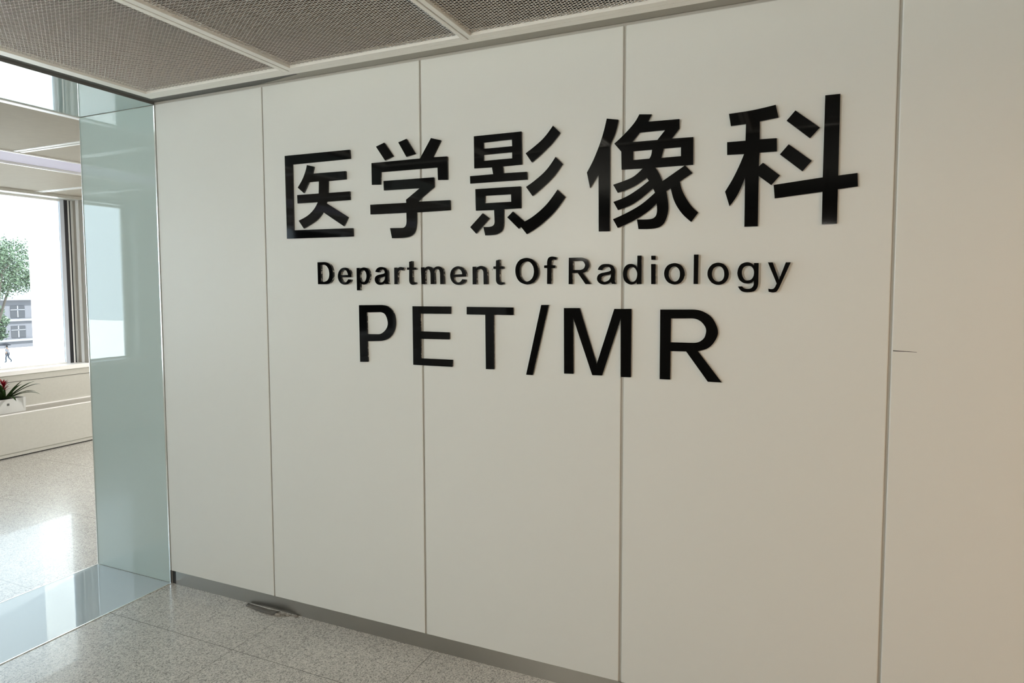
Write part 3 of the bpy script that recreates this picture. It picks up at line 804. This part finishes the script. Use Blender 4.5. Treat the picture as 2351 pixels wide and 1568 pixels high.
WARM, COOL = (1.0, 0.57, 0.27), (1.0, 0.96, 0.90)
for (x, y), p, w in zip(((5.0, -1.5), (4.6, -3.6), (2.2, -4.2), (5.8, -2.5)), ('nearest the sign wall', 'third from the sign wall', 'furthest from the sign wall', 'by the right wall'), LAMP_W):
    downlight(x, y, ZC - 0.004, w, WARM, 'round warm recessed downlight in the plain ceiling, ' + p, 'warm downlights of the room')
for (x, y), p, w in zip(((-1.35, 2.7), (-3.2, 3.2), (-1.4, -4.4), (-3.2, -6.6)), ('behind the glass jamb', 'near the far end of the window wall', 'in front of the second window', 'at the near end of the gallery'), GALLERY_W):
    downlight(x, y, 2.66, w, COOL, 'round white recessed downlight in the gallery ceiling, ' + p, 'white downlights of the gallery')
for (x, y, z), p, w in zip(((1.3, -3.6, 2.063), (3.4, -3.6, 2.063)), ('left', 'right'), FILL_GLOBE_W):  # unseen hanging globes added to brighten the wall tops and ceiling
    t = tag(empty('fill_globe', (x, y, ZC)), 'added unseen fill globe opposite the sign wall, the %s one of the pair' % p, 'fill lamp', 'added fill globes')
    MB().tube([(x, y, ZC - 0.004), (x, y, z + 0.10)], 0.003, 6).build('cord', M['black'], t)
    MB().tube([(x, y, z + 0.085), (x, y, z + 0.11), (x, y, z + 0.14)], [0.034, 0.030, 0.012], 16).build('cap', M['black'], t, True)
    bm = bmesh.new()
    bmesh.ops.create_uvsphere(bm, u_segments=32, v_segments=16, radius=0.09)
    for v in bm.verts: v.co += Vector((x, y, z))
    me = bpy.data.meshes.new('globe'); bm.to_mesh(me); bm.free()
    gm = M['globe'].copy()
    pb_ = gm.node_tree.nodes['Principled BSDF']
    pb_.inputs['Emission Color'].default_value = (1.0, 0.95, 0.83, 1)
    pb_.inputs['Emission Strength'].default_value = w / (4 * math.pi ** 2 * 0.0081)
    link('globe', me, gm, t, True)

# ------------------------------------------------------------------ outside the window
GZ = -5.2
structure(MB().box(-160, -4.6, -90, 130, GZ - 0.3, GZ).build('ground_outside', M['ground']))
structure(MB().box(XO - 0.3, 8, -10, Y_B + 1, GZ, -0.31).build('wall_below', M['fin']))
structure(MB().box(XO - 0.4, 8, -10, Y_B + 1, 3.31, 3.6).build('roof', M['fin']))
nb = tag(empty('neighbour_building', (-10.5, 6.8, GZ)), 'blank white rendered corner of a neighbouring building, right half of the window view', 'building', 'buildings across the street')
MB().prism([(-9.0, 4.43), (-9.0, 8.0), (-12.0, 9.0), (-12.0, 6.35)], 'z', GZ - 0.02, 9.0).build('wall', M['fin'], nb)
MB().prism([(-8.9, 4.36), (-8.9, 8.1), (-12.1, 9.1), (-12.1, 6.30)], 'z', 9.0, 9.25).build('roof', M['fband'], nb)


def tree(name, x, y, top, rx, rz, seed, label, n=20000, leaf=0.10):
    t = tag(empty(name, (x, y, GZ)), label, 'tree', 'trees outside the window')
    r = random.Random(seed)
    cz = top - rz
    tb = MB().tube([(x, y, GZ - .05), (x + .1, y, GZ + 2.2), (x, y + .15, cz)], [0.30, 0.22, 0.12])
    for k in range(5):
        a = k * 1.26
        tb.tube([(x, y, GZ + 2.4 + .4 * k), (x + rx * .35 * math.cos(a), y + rx * .35 * math.sin(a), cz - .2), (x + rx * .65 * math.cos(a), y + rx * .65 * math.sin(a), cz + .5)], [.12, .08, .03], 6)
    tb.build('trunk', M['bark'], t, True)
    vs, fs = [], []
    clumps = []
    for k in range(26):
        while True:
            p = Vector((r.uniform(-1, 1), r.uniform(-1, 1), r.uniform(-1, 1)))
            if 0.35 < p.length < 1: break
        clumps.append((Vector((x + p.x * rx * .8, y + p.y * rx * .8, cz + p.z * rz * .8)), r.uniform(.24, .42) * rx))
    for i in range(n):
        c, cr = clumps[r.randrange(26)]
        p = Vector((r.gauss(0, 1), r.gauss(0, 1), r.gauss(0, .8))).normalized() * cr * r.uniform(.55, 1.0) + c
        u = Vector((r.uniform(-1, 1), r.uniform(-1, 1), r.uniform(-.6, .6))).normalized() * leaf * r.uniform(.6, 1.3)
        v = u.cross(Vector((r.uniform(-1, 1), r.uniform(-1, 1), r.uniform(-1, 1)))).normalized() * leaf * .55
        b = len(vs)
        vs += [p - u, p + v, p + u, p - v]
        fs.append((b, b + 1, b + 2, b + 3))
    me = bpy.data.meshes.new('crown')
    me.from_pydata(vs, [], fs)
    link('crown', me, M['foliage'], t)


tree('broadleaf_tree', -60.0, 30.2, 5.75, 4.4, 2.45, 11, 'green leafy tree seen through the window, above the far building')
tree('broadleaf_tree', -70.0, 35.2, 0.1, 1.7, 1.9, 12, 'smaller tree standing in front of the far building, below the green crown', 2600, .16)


def building(name, x, y0, y1, top, label, wallm, rows, cols, z_first, dz, wh, wwid):
    b = tag(empty(name, (x - 5, (y0 + y1) / 2, GZ)), label, 'building', 'buildings across the street')
    MB().box(x - 10, x, y0, y1, GZ - .02, top).build('wall', M[wallm], b)
    MB().box(x - 10.2, x + .35, y0 - .2, y1 + .2, top, top + .3).build('roof', M['fband'], b)
    for rI in range(rows):
        zz = z_first + rI * dz
        MB().box(x, x + .18, y0, y1, zz - .45, zz - .2).build('ledge_band', M['fband'], b)
        for c in range(cols):
            yy = y0 + (c + .5) * (y1 - y0) / cols
            f = MB().box(x - .05, x + .06, yy - wwid / 2, yy + wwid / 2, zz, zz + wh).build('window', M['fwin'], b)
            MB().box(x + .06, x + .10, yy - .05, yy + .05, zz, zz + wh).box(x + .06, x + .10, yy - wwid / 2, yy + wwid / 2, zz + wh * .62, zz + wh * .62 + .08).build('window_bar', M['fband'], f)
    return b


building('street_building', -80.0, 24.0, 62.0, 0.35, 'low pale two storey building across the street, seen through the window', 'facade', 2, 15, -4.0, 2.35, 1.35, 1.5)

# pedestrian outside
def person(x, y, z0, h, face):
    """one skinned body, walking towards +y"""
    t = tag(empty('person', (x, y, z0)), 'person in a grey shirt and dark trousers walking outside the window', 'person')
    k = h / 1.70
    F = Vector((math.cos(face), math.sin(face), 0))
    S = Vector((-F.y, F.x, 0))
    def P(f, s, z): return Vector((x, y, z0)) + F * (f * k) + S * (s * k) + Vector((0, 0, z * k))
    J = dict(pelvis=P(0, 0, .93), belly=P(.01, 0, 1.10), chest=P(.02, 0, 1.30), neck=P(.02, 0, 1.45), head=P(.04, 0, 1.55), top=P(.04, 0, 1.66),
             shL=P(.02, .17, 1.38), elL=P(-.06, .22, 1.12), haL=P(.04, .23, .88),
             shR=P(.02, -.17, 1.38), elR=P(.14, -.22, 1.16), haR=P(.26, -.13, 1.30),
             hiL=P(0, .09, .90), knL=P(.10, .10, .50), anL=P(.10, .10, .08), toL=P(.24, .11, .035),
             hiR=P(0, -.09, .90), knR=P(-.04, -.10, .50), anR=P(-.30, -.10, .17), toR=P(-.20, -.11, .04))
    E = [('pelvis', 'belly'), ('belly', 'chest'), ('chest', 'neck'), ('neck', 'head'), ('head', 'top'), ('chest', 'shL'), ('shL', 'elL'), ('elL', 'haL'),
         ('chest', 'shR'), ('shR', 'elR'), ('elR', 'haR'), ('pelvis', 'hiL'), ('hiL', 'knL'), ('knL', 'anL'), ('anL', 'toL'), ('pelvis', 'hiR'), ('hiR', 'knR'), ('knR', 'anR'), ('anR', 'toR')]
    Rd = dict(pelvis=.13, belly=.12, chest=.14, neck=.055, head=.085, top=.07, shL=.06, elL=.042, haL=.034, shR=.06, elR=.042, haR=.034,
              hiL=.085, knL=.056, anL=.04, toL=.035, hiR=.085, knR=.056, anR=.04, toR=.035)
    names = list(J)
    def skin(nm, use, edges, grow, mat):
        me = bpy.data.meshes.new(nm)
        idx = {n: i for i, n in enumerate(use)}
        me.from_pydata([J[n] for n in use], [(idx[a], idx[b]) for a, b in edges], [])
        ob = bpy.data.objects.new('tmp', me)
        COL.objects.link(ob)
        ob.modifiers.new('skin', 'SKIN')
        sub = ob.modifiers.new('sub', 'SUBSURF'); sub.levels = 1
        for i, n in enumerate(use):
            rr = (Rd[n] + grow) * k
            ob.data.skin_vertices[0].data[i].radius = (rr, rr)
        ob.data.skin_vertices[0].data[0].use_root = True
        dg = bpy.context.evaluated_depsgraph_get()
        out = bpy.data.meshes.new_from_object(ob.evaluated_get(dg))
        bpy.data.objects.remove(ob)
        out.name = nm
        out.materials.clear()
        return link(nm, out, mat, t, True)
    skin('body', names, E, 0.0, M['skin'])
    skin('shirt', ['belly', 'pelvis', 'chest', 'shL', 'elL', 'shR', 'elR'], [('belly', 'pelvis'), ('belly', 'chest'), ('chest', 'shL'), ('shL', 'elL'), ('chest', 'shR'), ('shR', 'elR')], 0.018, M['shirt'])
    skin('trousers', ['pelvis', 'hiL', 'knL', 'anL', 'toL', 'hiR', 'knR', 'anR', 'toR'], [('anL', 'toL'), ('anR', 'toR'), ('pelvis', 'hiL'), ('hiL', 'knL'), ('knL', 'anL'), ('pelvis', 'hiR'), ('hiR', 'knR'), ('knR', 'anR')], 0.018, M['trousers'])
    bm = bmesh.new()
    bmesh.ops.create_icosphere(bm, subdivisions=2, radius=.105 * k)
    for v in bm.verts: v.co += P(.02, 0, 1.63)
    me = bpy.data.meshes.new('hair'); bm.to_mesh(me); bm.free()
    link('hair', me, M['hair'], t, True)
    return J['haR'], J['top']


ha, top = person(-64.0, 33.25, GZ, 1.55, math.radians(215))
um = tag(empty('umbrella', tuple(ha)), 'dark open umbrella held over the person walking outside', 'umbrella')
MB().tube([ha - Vector((0, 0, .12)), Vector((ha.x, ha.y, GZ + 1.80))], .012, 6).build('shaft', M['gasket'], um)
bm = bmesh.new()
n = 16
apex = Vector((ha.x, ha.y, GZ + 1.80))
prev = None
for q in range(1, 5):
    a = q / 4
    rg = [bm.verts.new(apex + Vector((.48 * a * math.cos(2 * math.pi * i / n), .48 * a * math.sin(2 * math.pi * i / n), -.20 * a * a))) for i in range(n)]
    if prev is None:
        tp = bm.verts.new(apex)
        for i in range(n): bm.faces.new((tp, rg[i], rg[(i + 1) % n]))
    else:
        for i in range(n): bm.faces.new((prev[i], rg[i], rg[(i + 1) % n], prev[(i + 1) % n]))
    prev = rg
bmesh.ops.solidify(bm, geom=bm.faces[:], thickness=.008)
me = bpy.data.meshes.new('canopy'); bm.to_mesh(me); bm.free()
link('canopy', me, M['parasol'], um, True)
